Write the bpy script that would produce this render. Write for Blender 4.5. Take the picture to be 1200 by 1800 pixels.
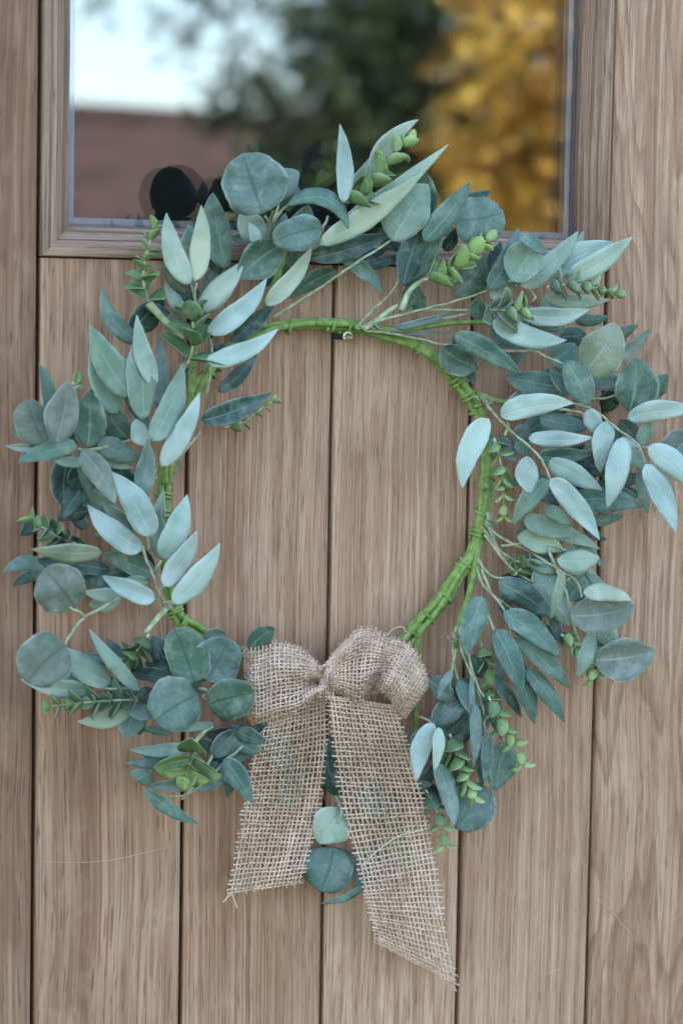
import bpy, bmesh, math, random
from mathutils import Vector, Matrix, noise
random.seed(7)
R = math.radians
scn = bpy.context.scene
for o in list(bpy.data.objects):
    bpy.data.objects.remove(o)
COL = scn.collection

# ------------------------------------------------------------------ camera
FPX = 4250.0                       # focal length in photo pixels (85 mm on a 24 mm wide portrait frame)
YAW, PITCH, ROLL = R(20.67), R(-4.85), R(1.083)
F = Vector((math.sin(YAW)*math.cos(PITCH), math.cos(YAW)*math.cos(PITCH), math.sin(PITCH)))
r0 = F.cross(Vector((0, 0, 1))).normalized(); u0 = r0.cross(F)
RT = r0*math.cos(ROLL) + u0*math.sin(ROLL); UP = -r0*math.sin(ROLL) + u0*math.cos(ROLL)
AXD = 1.9125                       # metres along the optical axis to the door face
CAM = Vector((0, 0, 1.45)) - F*AXD
cam = bpy.data.cameras.new('camera'); co = bpy.data.objects.new('camera', cam); COL.objects.link(co)
m = Matrix((RT, UP, -F)).transposed().to_4x4(); m.translation = CAM
co.matrix_world = m
cam.sensor_fit = 'VERTICAL'; cam.sensor_height = 36.0; cam.sensor_width = 24.0; cam.lens = 85.0
cam.clip_start = 0.05; cam.clip_end = 3000
cam.dof.use_dof = True; cam.dof.focus_distance = AXD - 0.035; cam.dof.aperture_fstop = 4.5
scn.camera = co
scn.render.resolution_x = 682; scn.render.resolution_y = 1024

# ------------------------------------------------------------------ world, sun, exposure
SUN_AZ, SUN_EL = R(-42), R(40)     # sun behind the house: azimuth measured from +Y towards +X
w = bpy.data.worlds.new('World'); scn.world = w; w.use_nodes = True
nt = w.node_tree; nt.nodes.clear()
sky = nt.nodes.new('ShaderNodeTexSky'); sky.sky_type = 'NISHITA'; sky.sun_disc = False
sky.sun_elevation = SUN_EL; sky.sun_rotation = SUN_AZ; sky.air_density = 1.0; sky.dust_density = 1.3; sky.ozone_density = 0.8
bg = nt.nodes.new('ShaderNodeBackground'); bg.inputs['Strength'].default_value = 0.15
wo = nt.nodes.new('ShaderNodeOutputWorld')
nt.links.new(sky.outputs[0], bg.inputs[0]); nt.links.new(bg.outputs[0], wo.inputs[0])
sl = bpy.data.lights.new('sun', 'SUN'); sl.energy = 3.0; sl.angle = R(0.6); sl.color = (1.0, 0.94, 0.85)
so = bpy.data.objects.new('sun', sl); COL.objects.link(so)
sdir = Vector((math.sin(SUN_AZ)*math.cos(SUN_EL), math.cos(SUN_AZ)*math.cos(SUN_EL), math.sin(SUN_EL)))
so.rotation_euler = sdir.to_track_quat('Z', 'Y').to_euler(); so.location = (0, 2, 6)
scn.view_settings.view_transform = 'Standard'; scn.view_settings.look = 'None'
scn.view_settings.gamma = 1.0; scn.view_settings.use_curve_mapping = False
scn.view_settings.exposure = 2.98

# ------------------------------------------------------------------ layout helpers (photo pixel -> point h mm in front of the door)
def ray(px, py):
    return F + RT*((px-600)/FPX) + UP*((900-py)/FPX)
def P(px, py, h=0.0):
    d = ray(px, py)
    return CAM + d*((-CAM.y - h/1000.0)/d.y)
GLASS_Y = 0.016
def MIR(px, py, dist):
    """point seen mirrored in the window pane, dist metres beyond the pane"""
    d = ray(px, py); hit = CAM + d*((GLASS_Y-CAM.y)/d.y)
    e = Vector((d.x, -d.y, d.z)).normalized()
    return hit + e*dist

def mesh_obj(name, verts, faces, mat, parent=None, smooth=True, uvs=None, origin=None):
    if origin is not None:
        verts = [Vector(v)-origin for v in verts]
    me = bpy.data.meshes.new(name); me.from_pydata([tuple(v) for v in verts], [], faces)
    if uvs:
        ul = me.uv_layers.new(name='UVMap')
        for lp in me.loops:
            ul.data[lp.index].uv = uvs[lp.vertex_index]
    if smooth:
        me.polygons.foreach_set('use_smooth', [True]*len(me.polygons))
    me.materials.append(mat); me.update()
    o = bpy.data.objects.new(name, me); COL.objects.link(o)
    if origin is not None: o.location = origin
    if parent is not None:
        o.parent = parent
        o.location = Vector(o.location) - Vector(parent.location) - (Vector(parent.parent.location) if parent.parent else Vector())
    return o
def empty(name, loc, label, cat, group=None):
    o = bpy.data.objects.new(name, None); COL.objects.link(o); o.location = loc; o.empty_display_size = 0.05
    o['label'] = label; o['category'] = cat
    if group: o['group'] = group
    return o

class MB:
    def __init__(s): s.v = []; s.f = []
    def tube(s, pts, rad, sides=6, ref=None, flat=1.0, cap=True):
        n = len(pts); b = len(s.v)
        rr = rad if isinstance(rad, (list, tuple)) else [rad]*n
        prev = None
        for i in range(n):
            t = (pts[min(i+1, n-1)] - pts[max(i-1, 0)])
            t = t.normalized() if t.length > 1e-9 else Vector((0, 0, 1))
            if ref is not None: a = ref[i] if isinstance(ref, list) else ref
            else: a = prev if prev is not None else (Vector((0, -1, 0)) if abs(t.y) < .9 else Vector((1, 0, 0)))
            a = a - t*a.dot(t)
            if a.length < 1e-6: a = t.orthogonal()
            a.normalize(); prev = a; c = t.cross(a)
            for k in range(sides):
                q = 2*math.pi*k/sides
                s.v.append(pts[i] + a*(math.cos(q)*rr[i]*flat) + c*(math.sin(q)*rr[i]))
        for i in range(n-1):
            for k in range(sides):
                k2 = (k+1) % sides
                s.f.append((b+i*sides+k, b+i*sides+k2, b+(i+1)*sides+k2, b+(i+1)*sides+k))
        if cap:
            s.f.append(tuple(b+k for k in reversed(range(sides)))); s.f.append(tuple(b+(n-1)*sides+k for k in range(sides)))
    def box(s, lo, hi):
        b = len(s.v)
        for z in (lo[2], hi[2]):
            for y in (lo[1], hi[1]):
                for x in (lo[0], hi[0]): s.v.append(Vector((x, y, z)))
        for f in ((0,2,3,1),(4,5,7,6),(0,1,5,4),(2,6,7,3),(0,4,6,2),(1,3,7,5)): s.f.append(tuple(b+i for i in f))
    def build(s, name, mat, parent=None, smooth=True, origin=None):
        return mesh_obj(name, s.v, s.f, mat, parent, smooth, None, origin)
def cr(pts, n):
    """Catmull-Rom through tuples; n samples per span"""
    out = []; N = len(pts)
    for i in range(N-1):
        p0, p1, p2, p3 = pts[max(i-1, 0)], pts[i], pts[i+1], pts[min(i+2, N-1)]
        for k in range(n):
            t = k/n
            out.append(tuple(.5*(2*b+(c-a)*t+(2*a-5*b+4*c-d)*t*t+(3*b-a-3*c+d)*t**3) for a, b, c, d in zip(p0, p1, p2, p3)))
    out.append(tuple(pts[-1])); return out
def at(curve, u):
    x = max(0, min(1, u))*(len(curve)-1); i = min(int(x), len(curve)-2); f = x-i
    return tuple(a+(b-a)*f for a, b in zip(curve[i], curve[i+1]))
def lin(c):
    return tuple(((x/255)/12.92 if x/255 <= .04045 else ((x/255+.055)/1.055)**2.4) for x in c)

# ------------------------------------------------------------------ materials
def newmat(name):
    m = bpy.data.materials.new(name); m.use_nodes = True
    n = m.node_tree; b = n.nodes['Principled BSDF']
    return m, n, b
def N(n, t, **k):
    x = n.nodes.new(t)
    for a, v in k.items():
        if a.startswith('i_'): x.inputs[a[2:]].default_value = v
        else: setattr(x, a, v)
    return x
def ramp(n, src, stops, out=0):
    r = n.nodes.new('ShaderNodeValToRGB'); e = r.color_ramp.elements
    while len(e) < len(stops): e.new(.5)
    for x, (p, c) in zip(e, stops): x.position = p; x.color = c if len(c) == 4 else (*c, 1)
    n.links.new(src, r.inputs[0]); return r.outputs[out]
def mix(n, fac, a, b, blend='MIX'):
    x = n.nodes.new('ShaderNodeMix'); x.data_type = 'RGBA'; x.blend_type = blend
    for s, i in ((fac, 0), (a, 6), (b, 7)):
        if isinstance(s, (int, float)): x.inputs[i].default_value = s
        elif isinstance(s, tuple): x.inputs[i].default_value = (*s, 1) if len(s) == 3 else s
        else: n.links.new(s, x.inputs[i])
    return x.outputs[2]
def mth(n, op, a, b=None, c=None):
    x = n.nodes.new('ShaderNodeMath'); x.operation = op
    for i, s in enumerate((a, b, c)):
        if s is None: continue
        if isinstance(s, (int, float)): x.inputs[i].default_value = s
        else: n.links.new(s, x.inputs[i])
    return x.outputs[0]
G = lambda v: (v, v, v)

def wood_material(name, dark, mid, light, streak=1.0):
    """oak weathered by rain; object colour: R redness, G strength of growth rings, B brightness"""
    m, n, b = newmat(name)
    tc = N(n, 'ShaderNodeTexCoord'); oi = N(n, 'ShaderNodeObjectInfo')
    off = N(n, 'ShaderNodeCombineXYZ'); k = mth(n, 'MULTIPLY', oi.outputs['Random'], 37.0)
    n.links.new(k, off.inputs[0]); n.links.new(k, off.inputs[2])
    add = N(n, 'ShaderNodeVectorMath', operation='ADD')
    gs = N(n, 'ShaderNodeCombineXYZ'); gs.inputs[1].default_value = 1.0; gs.inputs[2].default_value = 1.0
    n.links.new(mth(n, 'ADD', mth(n, 'MULTIPLY', mth(n, 'FRACT', mth(n, 'MULTIPLY', oi.outputs['Random'], 91.7)), .8), .55), gs.inputs[0])
    sc_ = N(n, 'ShaderNodeVectorMath', operation='MULTIPLY'); n.links.new(tc.outputs['Object'], sc_.inputs[0]); n.links.new(gs.outputs[0], sc_.inputs[1])
    n.links.new(sc_.outputs[0], add.inputs[0]); n.links.new(off.outputs[0], add.inputs[1])
    wob = N(n, 'ShaderNodeTexNoise', i_Scale=3.0, i_Detail=2.0)
    n.links.new(add.outputs[0], wob.inputs['Vector'])
    wadd = N(n, 'ShaderNodeVectorMath', operation='MULTIPLY_ADD')
    n.links.new(wob.outputs['Color'], wadd.inputs[0]); wadd.inputs[1].default_value = (.015, .015, 0); n.links.new(add.outputs[0], wadd.inputs[2])
    def noi(sc, det=4, rough=.6, dist=0.0):
        mp = N(n, 'ShaderNodeMapping'); mp.inputs['Scale'].default_value = sc
        n.links.new(wadd.outputs[0], mp.inputs[0])
        t = N(n, 'ShaderNodeTexNoise', i_Scale=1.0, i_Detail=det, i_Roughness=rough, i_Distortion=dist)
        n.links.new(mp.outputs[0], t.inputs['Vector']); return t.outputs['Fac']
    fine = noi((1050, 1050, 3.0), 1, .6)
    med = mth(n, 'ADD', mth(n, 'MULTIPLY', noi((300, 300, 1.2), 1, .5), .5), mth(n, 'MULTIPLY', noi((720, 720, 2.2), 1, .5), .5))
    broad = noi((42, 42, .9), 2, .5)
    patch = noi((13, 13, 4.5), 5, .62)
    blot = noi((60, 60, 22), 4, .6)
    pore = noi((900, 900, 34), 2, .5)
    pore2 = noi((420, 420, 13), 2, .5)
    ringn = noi((13, 13, 1.1), 3.0, .5)
    lm = tuple(.5*(a+c) for a, c in zip(mid, light)); dm = tuple(.45*a+.55*c for a, c in zip(dark, mid))
    pf = ramp(n, patch, [(.38, G(0)), (.62, G(1))])
    big = ramp(n, noi((6, 6, 2.6), 3, .6), [(.40, G(0)), (.62, G(1))])
    col = mix(n, ramp(n, broad, [(.30, G(.15)), (.5, G(.5)), (.70, G(.9))]), dm, lm)
    col = mix(n, mth(n, 'MULTIPLY', pf, .5), col, lm)
    col = mix(n, mth(n, 'MULTIPLY', big, .75), col, mix(n, 1.0, col, (.80, .70, .62), 'MULTIPLY'))
    col = mix(n, mth(n, 'MULTIPLY', ramp(n, med, [(.40, G(1)), (.50, G(0))]), .40*streak), col, dark)
    col = mix(n, mth(n, 'MULTIPLY', mth(n, 'MULTIPLY', ramp(n, med, [(.50, G(0)), (.60, G(1))]), mth(n, 'ADD', mth(n, 'MULTIPLY', pf, .8), .2)), .46*streak), col, light)
    col = mix(n, mth(n, 'MULTIPLY', ramp(n, blot, [(.56, G(0)), (.74, G(1))]), .30), col, light)
    col = mix(n, mth(n, 'MULTIPLY', ramp(n, fine, [(.34, G(1)), (.48, G(0))]), .36*streak), col, tuple(x*.7 for x in dark))
    pm = mth(n, 'MAXIMUM', ramp(n, pore, [(.61, G(0)), (.68, G(1))]), mth(n, 'MULTIPLY', ramp(n, pore2, [(.66, G(0)), (.74, G(1))]), .3))
    col = mix(n, mth(n, 'MULTIPLY', pm, .52), col, tuple(x*.55 for x in dark))
    sep = N(n, 'ShaderNodeSeparateColor'); n.links.new(oi.outputs['Color'], sep.inputs[0])
    fr = mth(n, 'FRACT', mth(n, 'MULTIPLY', ringn, 24.0))
    ring = ramp(n, fr, [(0, G(0)), (.45, G(.08)), (.80, G(.8)), (.93, G(1)), (1, G(0))])
    col = mix(n, mth(n, 'MULTIPLY', mth(n, 'MULTIPLY', ring, sep.outputs[1]), .55), col, tuple(x*.9 for x in dark))
    col = mix(n, sep.outputs[0], col, mix(n, 1.0, col, (1.0, .80, .66), 'MULTIPLY'))
    br = N(n, 'ShaderNodeCombineColor')
    for i in range(3): n.links.new(mth(n, 'MULTIPLY', sep.outputs[2], 2.0), br.inputs[i])
    col = mix(n, 1.0, col, br.outputs[0], 'MULTIPLY')
    n.links.new(col, b.inputs['Base Color'])
    n.links.new(ramp(n, med, [(.3, G(.5)), (.7, G(.72))]), b.inputs['Roughness'])
    b.inputs['Specular IOR Level'].default_value = .3
    hgt = mth(n, 'ADD', mth(n, 'MULTIPLY', fine, .6), mth(n, 'SUBTRACT', mth(n, 'MULTIPLY', med, .9), mth(n, 'MULTIPLY', pm, .5)))
    bp = N(n, 'ShaderNodeBump', i_Strength=.55, i_Distance=.0009); n.links.new(hgt, bp.inputs['Height']); n.links.new(bp.outputs[0], b.inputs['Normal'])
    return m
M_WOOD = wood_material('weathered_oak', (.145, .061, .029), (.310, .166, .090), (.49, .334, .220))
M_BEAD = wood_material('weathered_bead_oak', (.030, .014, .008), (.175, .090, .048), (.42, .29, .20), 1.3)

def plain(name, col, rough=.6, metal=0.0, var=.0, scale=60, spec=.4):
    m, n, b = newmat(name)
    if var:
        t = N(n, 'ShaderNodeTexNoise', i_Scale=scale, i_Detail=4.0); tc = N(n, 'ShaderNodeTexCoord'); n.links.new(tc.outputs['Object'], t.inputs['Vector'])
        c = mix(n, ramp(n, t.outputs[0], [(.3, G(0)), (.7, G(1))]), tuple(x*(1-var) for x in col), tuple(min(1, x*(1+var)) for x in col))
        n.links.new(c, b.inputs['Base Color'])
    else: b.inputs['Base Color'].default_value = (*col, 1)
    b.inputs['Roughness'].default_value = rough; b.inputs['Metallic'].default_value = metal; b.inputs['Specular IOR Level'].default_value = spec
    return m
M_GAP = plain('dark_oak_backing', (.11, .050, .028), .8)
M_INT = plain('painted_room_dark', (.012, .012, .012), .9)
M_SPACER = plain('spacer_aluminium', (.25, .31, .40), .45, .2)
M_SEAL = plain('blue_grey_seal', (.17, .20, .26), .5)
M_SCREW = plain('zinc_screw', (.42, .34, .18), .4, .7, .25, 900)
M_SHANK = plain('dark_screw_thread', (.05, .055, .055), .5, .6)
M_SCR = plain('raw_scratched_wood', (.52, .39, .31), .9)

def glass_material():
    m = bpy.data.materials.new('window_glass'); m.use_nodes = True; n = m.node_tree; n.nodes.clear()
    out = N(n, 'ShaderNodeOutputMaterial'); mx = N(n, 'ShaderNodeMixShader')
    fr = N(n, 'ShaderNodeFresnel', i_IOR=1.92)
    tr = N(n, 'ShaderNodeBsdfTransparent'); tr.inputs[0].default_value = (.93, .95, .94, 1)
    gl = N(n, 'ShaderNodeBsdfGlossy', i_Roughness=.012); gl.inputs[0].default_value = (1, 1, 1, 1)
    n.links.new(fr.outputs[0], mx.inputs[0]); n.links.new(tr.outputs[0], mx.inputs[1]); n.links.new(gl.outputs[0], mx.inputs[2]); n.links.new(mx.outputs[0], out.inputs[0])
    return m
M_GLASS = glass_material()

def leaf_material(name, vein):
    m, n, b = newmat(name)
    oi = N(n, 'ShaderNodeObjectInfo'); uv = N(n, 'ShaderNodeUVMap'); tc = N(n, 'ShaderNodeTexCoord')
    sx = N(n, 'ShaderNodeSeparateXYZ'); n.links.new(uv.outputs[0], sx.inputs[0])
    s, t = sx.outputs[0], sx.outputs[1]
    at_ = mth(n, 'ABSOLUTE', mth(n, 'SUBTRACT', mth(n, 'MULTIPLY', t, 2.0), 1.0))      # 0 midrib .. 1 edge
    base = oi.outputs['Color']
    add = N(n, 'ShaderNodeVectorMath', operation='ADD'); off = N(n, 'ShaderNodeCombineXYZ'); k = mth(n, 'MULTIPLY', oi.outputs['Random'], 19.0)
    n.links.new(k, off.inputs[0]); n.links.new(k, off.inputs[1]); n.links.new(tc.outputs['Object'], add.inputs[0]); n.links.new(off.outputs[0], add.inputs[1])
    def noi(sc, det=4, rough=.6, dist=.0):
        x = N(n, 'ShaderNodeTexNoise', i_Scale=sc, i_Detail=det, i_Roughness=rough, i_Distortion=dist); n.links.new(add.outputs[0], x.inputs['Vector']); return x.outputs['Fac']
    n1, n2, n3 = noi(55, 4, .6, .6), noi(95, 3, .6), noi(26, 2, .5)
    dk = mix(n, 1.0, base, (.66, .74, .72), 'MULTIPLY')
    lt = mix(n, .38, base, (.48, .53, .46))
    col = mix(n, ramp(n, n3, [(.36, G(1)), (.58, G(0))]), base, dk)
    col = mix(n, mth(n, 'MULTIPLY', ramp(n, n1, [(.46, G(0)), (.72, G(1))]), .5), col, lt)
    col = mix(n, mth(n, 'MULTIPLY', ramp(n, n2, [(.56, G(0)), (.74, G(1))]), .16), col, (.48, .52, .38))
    mid = ramp(n, at_, [(0, G(1)), (.035, G(.8)), (.075, G(0))])
    midfade = mth(n, 'MULTIPLY', mid, ramp(n, s, [(0, G(1)), (.9, G(.25))]))
    col = mix(n, mth(n, 'MULTIPLY', midfade, .6 if not vein else .4), col, mix(n, .5, base, (.45, .52, .36)) if not vein else dk)
    # side veins run forward from the midrib
    vf = mth(n, 'SUBTRACT', s, mth(n, 'MULTIPLY', at_, .20))
    wv = mth(n, 'FRACT', mth(n, 'ADD', mth(n, 'MULTIPLY', vf, 8.0), mth(n, 'MULTIPLY', n1, .5)))
    vl = ramp(n, wv, [(0, G(1)), (.055, G(.6)), (.11, G(0)), (1, G(0))])
    if vein:
        vo = N(n, 'ShaderNodeTexVoronoi', feature='DISTANCE_TO_EDGE', i_Scale=230.0); n.links.new(add.outputs[0], vo.inputs['Vector'])
        vm = ramp(n, vo.outputs['Distance'], [(0, G(1)), (.07, G(0))])
        vt = mth(n, 'MAXIMUM', mth(n, 'MULTIPLY', vl, .55), mth(n, 'MULTIPLY', vm, .42))
        vt = mth(n, 'MAXIMUM', vt, mth(n, 'MULTIPLY', mid, .7))
        col = mix(n, mth(n, 'MULTIPLY', vt, .95), col, mix(n, 1.0, base, (.42, .50, .52), 'MULTIPLY'))
        hg = vt
    else:
        col = mix(n, mth(n, 'MULTIPLY', vl, .24), col, lt); hg = mth(n, 'ADD', mth(n, 'MULTIPLY', vl, .3), mid)
    rim = mth(n, 'MULTIPLY', ramp(n, at_, [(.90, G(0)), (.97, G(1))]), ramp(n, n1, [(.38, G(.15)), (.6, G(1))]))
    col = mix(n, mth(n, 'MULTIPLY', rim, .55), col, mix(n, .6, base, (.55, .58, .44)))
    n.links.new(col, b.inputs['Base Color']); b.inputs['Specular IOR Level'].default_value = .30
    n.links.new(ramp(n, n1, [(.3, G(.42)), (.7, G(.64))]), b.inputs['Roughness'])
    hh = mth(n, 'ADD', mth(n, 'MULTIPLY', hg, -.6), mth(n, 'MULTIPLY', n1, 1.2))
    bp = N(n, 'ShaderNodeBump', i_Strength=.45, i_Distance=.0012); n.links.new(hh, bp.inputs['Height']); n.links.new(bp.outputs[0], b.inputs['Normal'])
    tr = N(n, 'ShaderNodeBsdfTranslucent'); n.links.new(col, tr.inputs[0]); mx = N(n, 'ShaderNodeMixShader', i_Fac=.06)
    out = n.nodes['Material Output']; n.links.new(b.outputs[0], mx.inputs[1]); n.links.new(tr.outputs[0], mx.inputs[2]); n.links.new(mx.outputs[0], out.inputs[0])
    return m
M_LEAF = leaf_material('willow_leaf_cloth', False)
M_ROUND = leaf_material('veined_round_leaf_cloth', True)

def stemmat(name, a, c, rough=.55):
    m, n, b = newmat(name); tc = N(n, 'ShaderNodeTexCoord')
    t = N(n, 'ShaderNodeTexNoise', i_Scale=160.0, i_Detail=4.0); n.links.new(tc.outputs['Object'], t.inputs['Vector'])
    t2 = N(n, 'ShaderNodeTexNoise', i_Scale=900.0, i_Detail=2.0); n.links.new(tc.outputs['Object'], t2.inputs['Vector'])
    col = mix(n, ramp(n, t.outputs[0], [(.35, G(0)), (.68, G(1))]), a, c)
    n.links.new(col, b.inputs['Base Color']); b.inputs['Roughness'].default_value = rough; b.inputs['Specular IOR Level'].default_value = .3
    bp = N(n, 'ShaderNodeBump', i_Strength=.5, i_Distance=.0008); n.links.new(mth(n, 'ADD', t.outputs[0], mth(n, 'MULTIPLY', t2.outputs[0], .4)), bp.inputs['Height']); n.links.new(bp.outputs[0], b.inputs['Normal'])
    return m
M_RING = stemmat('green_paper_cane', (.105, .170, .030), (.215, .285, .080), .66)
M_STEM = stemmat('pale_green_stem', (.20, .25, .11), (.40, .43, .26))
M_TWIG = stemmat('khaki_wire_stem', (.17, .19, .10), (.36, .36, .22))

def burlap_material():
    m, n, b = newmat('jute_burlap'); tc = N(n, 'ShaderNodeTexCoord')
    t = N(n, 'ShaderNodeTexNoise', i_Scale=130.0, i_Detail=5.0, i_Roughness=.7); n.links.new(tc.outputs['Object'], t.inputs['Vector'])
    t2 = N(n, 'ShaderNodeTexNoise', i_Scale=24.0, i_Detail=2.0); n.links.new(tc.outputs['Object'], t2.inputs['Vector'])
    col = mix(n, ramp(n, t.outputs[0], [(.28, G(0)), (.7, G(1))]), (.30, .18, .105), (.64, .455, .33))
    col = mix(n, mth(n, 'MULTIPLY', ramp(n, t2.outputs[0], [(.35, G(0)), (.7, G(1))]), .4), col, (.62, .47, .37))
    n.links.new(col, b.inputs['Base Color']); b.inputs['Roughness'].default_value = .9; b.inputs['Specular IOR Level'].default_value = .15
    t3 = N(n, 'ShaderNodeTexNoise', i_Scale=1600.0, i_Detail=2.0); n.links.new(tc.outputs['Object'], t3.inputs['Vector'])
    bp = N(n, 'ShaderNodeBump', i_Strength=.6, i_Distance=.0005); n.links.new(t3.outputs[0], bp.inputs['Height']); n.links.new(bp.outputs[0], b.inputs['Normal'])
    return m
M_JUTE = burlap_material()

# ------------------------------------------------------------------ the door
PX = [P(65, 900).x + k*(P(1055, 900).x - P(65, 900).x)/4 for k in range(-3, 8)]   # plank joints; index 3 = left of window
PW = PX[1]-PX[0]
ZB = P(380, 458).z                 # lower outer edge of the window bead
ZT = 1.98; DOOR_T = 2.10
door = empty('wooden_door', (0, 0, 0), 'weathered oak plank door with a small glazed window behind the wreath', 'door')
def plank(x0, x1, z0, z1, color, name='plank'):
    """board with eased long edges, real thickness, origin at its foot centre"""
    g = .0014; e = .0026; a, c = x0+g, x1-g
    prof = [(a, .020), (a, e), (a+e*.35, e*.3), (a+e*1.1, 0), (c-e*1.1, 0), (c-e*.35, e*.3), (c, e), (c, .020)]
    nz = 26; v = []; f = []; k = len(prof)
    for i in range(nz+1):
        z = z0+(z1-z0)*i/nz
        for (x, y) in prof:
            wv = noise.noise(Vector((x*9, z*2.2, 3.1)))*.0005
            v.append(Vector((x + (noise.noise(Vector((x*31, z*5, 7)))*.0007 if y > 0 else 0), y+wv if y < .01 else y, z)))
    for i in range(nz):
        for j in range(k-1):
            f.append((i*k+j, i*k+j+1, (i+1)*k+j+1, (i+1)*k+j))
    f.append(tuple(range(k))[::-1]); f.append(tuple(nz*k+j for j in range(k)))
    o = mesh_obj(name, v, f, M_WOOD, door, False, None, Vector(((x0+x1)/2, 0, z0)))
    o.color = color; return o
planks = {}
PCOL = {0: (.2, .2, .50, 1), 1: (.3, .15, .49, 1), 2: (.35, .5, .37, 1), 3: (.25, .22, .465, 1), 4: (.25, .2, .47, 1), 5: (.0, .10, .56, 1), 6: (.05, .18, .525, 1), 7: (.1, .95, .53, 1), 8: (.1, .3, .5, 1), 9: (.2, .2, .5, 1)}
for i in range(1, 9):
    full = i <= 2 or i >= 7
    planks[i] = plank(PX[i], PX[i+1], .02, DOOR_T if full else ZB-.0012, PCOL[i])
plank(PX[3], PX[7], ZT+.0012, DOOR_T, (.2, .1, .48, 1), 'head_rail')
mb = MB(); mb.box((PX[1]+.002, .0205, .03), (PX[9]-.002, .040, ZB-.02)); mb.box((PX[1]+.002, .0205, ZB-.0195), (PX[3]+.01, .040, ZT+.02))
mb.box((PX[7]-.01, .0205, ZB-.0195), (PX[9]-.002, .040, ZT+.02)); mb.box((PX[1]+.002, .0205, ZT+.0205), (PX[9]-.002, .040, DOOR_T-.01))
mb.build('backing_board', M_GAP, door, False)

# window bead: four mitred mouldings, 27 mm wide, falling 19 mm to the glass
WX0, WX1 = PX[3]+.0012, PX[7]-.0012
prof = [(0, .018), (0, -.0022), (.0010, -.0036), (.0035, -.0042), (.0105, -.0042), (.0120, -.0034), (.0130, -.0012), (.0215, .0075), (.0232, .0085), (.0240, .0110), (.0242, .0156)]
def bead(L, mat4, color):
    v = []; f = []; nz = 30; k = len(prof)
    for i in range(nz+1):
        s = i/nz
        for (a, y) in prof:
            lo, hi = a, L-a
            z = lo+(hi-lo)*s
            wob = noise.noise(Vector((a*300, z*14, L*5)))*.0004
            v.append(Vector((a, y+wob, z)))
    for i in range(nz):
        for j in range(k-1): f.append((i*k+j, i*k+j+1, (i+1)*k+j+1, (i+1)*k+j))
    o = mesh_obj('window_bead', v, f, M_BEAD, None, False)
    o.matrix_world = mat4; o.parent = door; o.color = color
    return o
H = ZT-ZB; W = WX1-WX0
def frame(xa, za, org):
    ya = Vector((0, 1, 0)); return Matrix((xa, ya, za)).transposed().to_4x4(), org
def bm(xa, za, org):
    M = Matrix((xa, Vector((0, 1, 0)), za)).transposed().to_4x4(); M.translation = org; return M
bead(H, bm(Vector((1, 0, 0)), Vector((0, 0, 1)), Vector((WX0, 0, ZB))), (.05, 0, .50, 1))
bead(H, bm(Vector((-1, 0, 0)), Vector((0, 0, 1)), Vector((WX1, 0, ZB))), (.35, 0, .44, 1))
bead(W, bm(Vector((0, 0, 1)), Vector((1, 0, 0)), Vector((WX0, 0, ZB))), (.0, 0, .50, 1))
bead(W, bm(Vector((0, 0, -1)), Vector((1, 0, 0)), Vector((WX0, 0, ZT))), (.1, 0, .50, 1))
# double glazing: two panes, bright spacer bar between them, seal, near-black box behind
bi = .0225
def pane(y, name):
    x0, x1, z0, z1 = WX0+bi, WX1-bi, ZB+bi, ZT-bi
    o = mesh_obj(name, [Vector((x0, y, z0)), Vector((x1, y, z0)), Vector((x1, y, z1)), Vector((x0, y, z1))], [(0, 1, 2, 3)], M_GLASS, door, False); return o
pane(GLASS_Y, 'window_pane'); pane(GLASS_Y+.0161, 'window_pane')
def ringbar(name, ins, wd, y0, y1, mat):
    mb = MB(); a = ins; c = ins+wd
    x0, x1, z0, z1 = WX0, WX1, ZB, ZT
    mb.box((x0+a, y0, z0+a), (x0+c, y1, z1-a)); mb.box((x1-c, y0, z0+a), (x1-a, y1, z1-a))
    mb.box((x0+c+.0002, y0, z0+a), (x1-c-.0002, y1, z0+c)); mb.box((x0+c+.0002, y0, z1-c), (x1-c-.0002, y1, z1-a))
    return mb.build(name, mat, door, False)
ringbar('spacer_bar', .0190, .0112, GLASS_Y+.004, GLASS_Y+.014, M_SPACER)
ringbar('glazing_seal', .0205, .0052, GLASS_Y+.0005, GLASS_Y+.0035, M_SEAL)
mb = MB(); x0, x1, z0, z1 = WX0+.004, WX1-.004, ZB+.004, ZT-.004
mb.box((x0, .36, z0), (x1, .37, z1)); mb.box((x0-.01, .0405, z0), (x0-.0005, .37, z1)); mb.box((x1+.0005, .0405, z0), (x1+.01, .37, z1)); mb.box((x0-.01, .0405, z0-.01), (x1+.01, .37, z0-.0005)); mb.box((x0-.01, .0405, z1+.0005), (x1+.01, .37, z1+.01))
mb.build('dark_interior_box', M_INT, door, False)  # near-black lining colour stands in for the darkness of the room

# scratches in the boards (shallow raw strips, children of the board they mark)
def scratch(pts, pl, wd=1.6):
    wd *= .6
    c = cr(pts, 6); mb = MB(); n = len(c)
    pp = [P(x, y, .45) for x, y in c]; rr = [max(.00008, wd*.00045*.5*math.sin(math.pi*(i+.3)/(n-.4))*(0.6+.4*random.random())) for i in range(n)]
    mb.tube(pp, rr, 4, Vector((0, -1, 0)), .18, True); mb.build('scratch', M_SCR, planks[pl])
scratch([(78, 1514), (140, 1516), (200, 1511), (250, 1500), (306, 1487)], 3, 2.0)
scratch([(1046, 1576), (1080, 1610), (1114, 1650)], 7, 2.2)
scratch([(960, 1712), (970, 1708), (982, 1704)], 6, 2.4)

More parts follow.
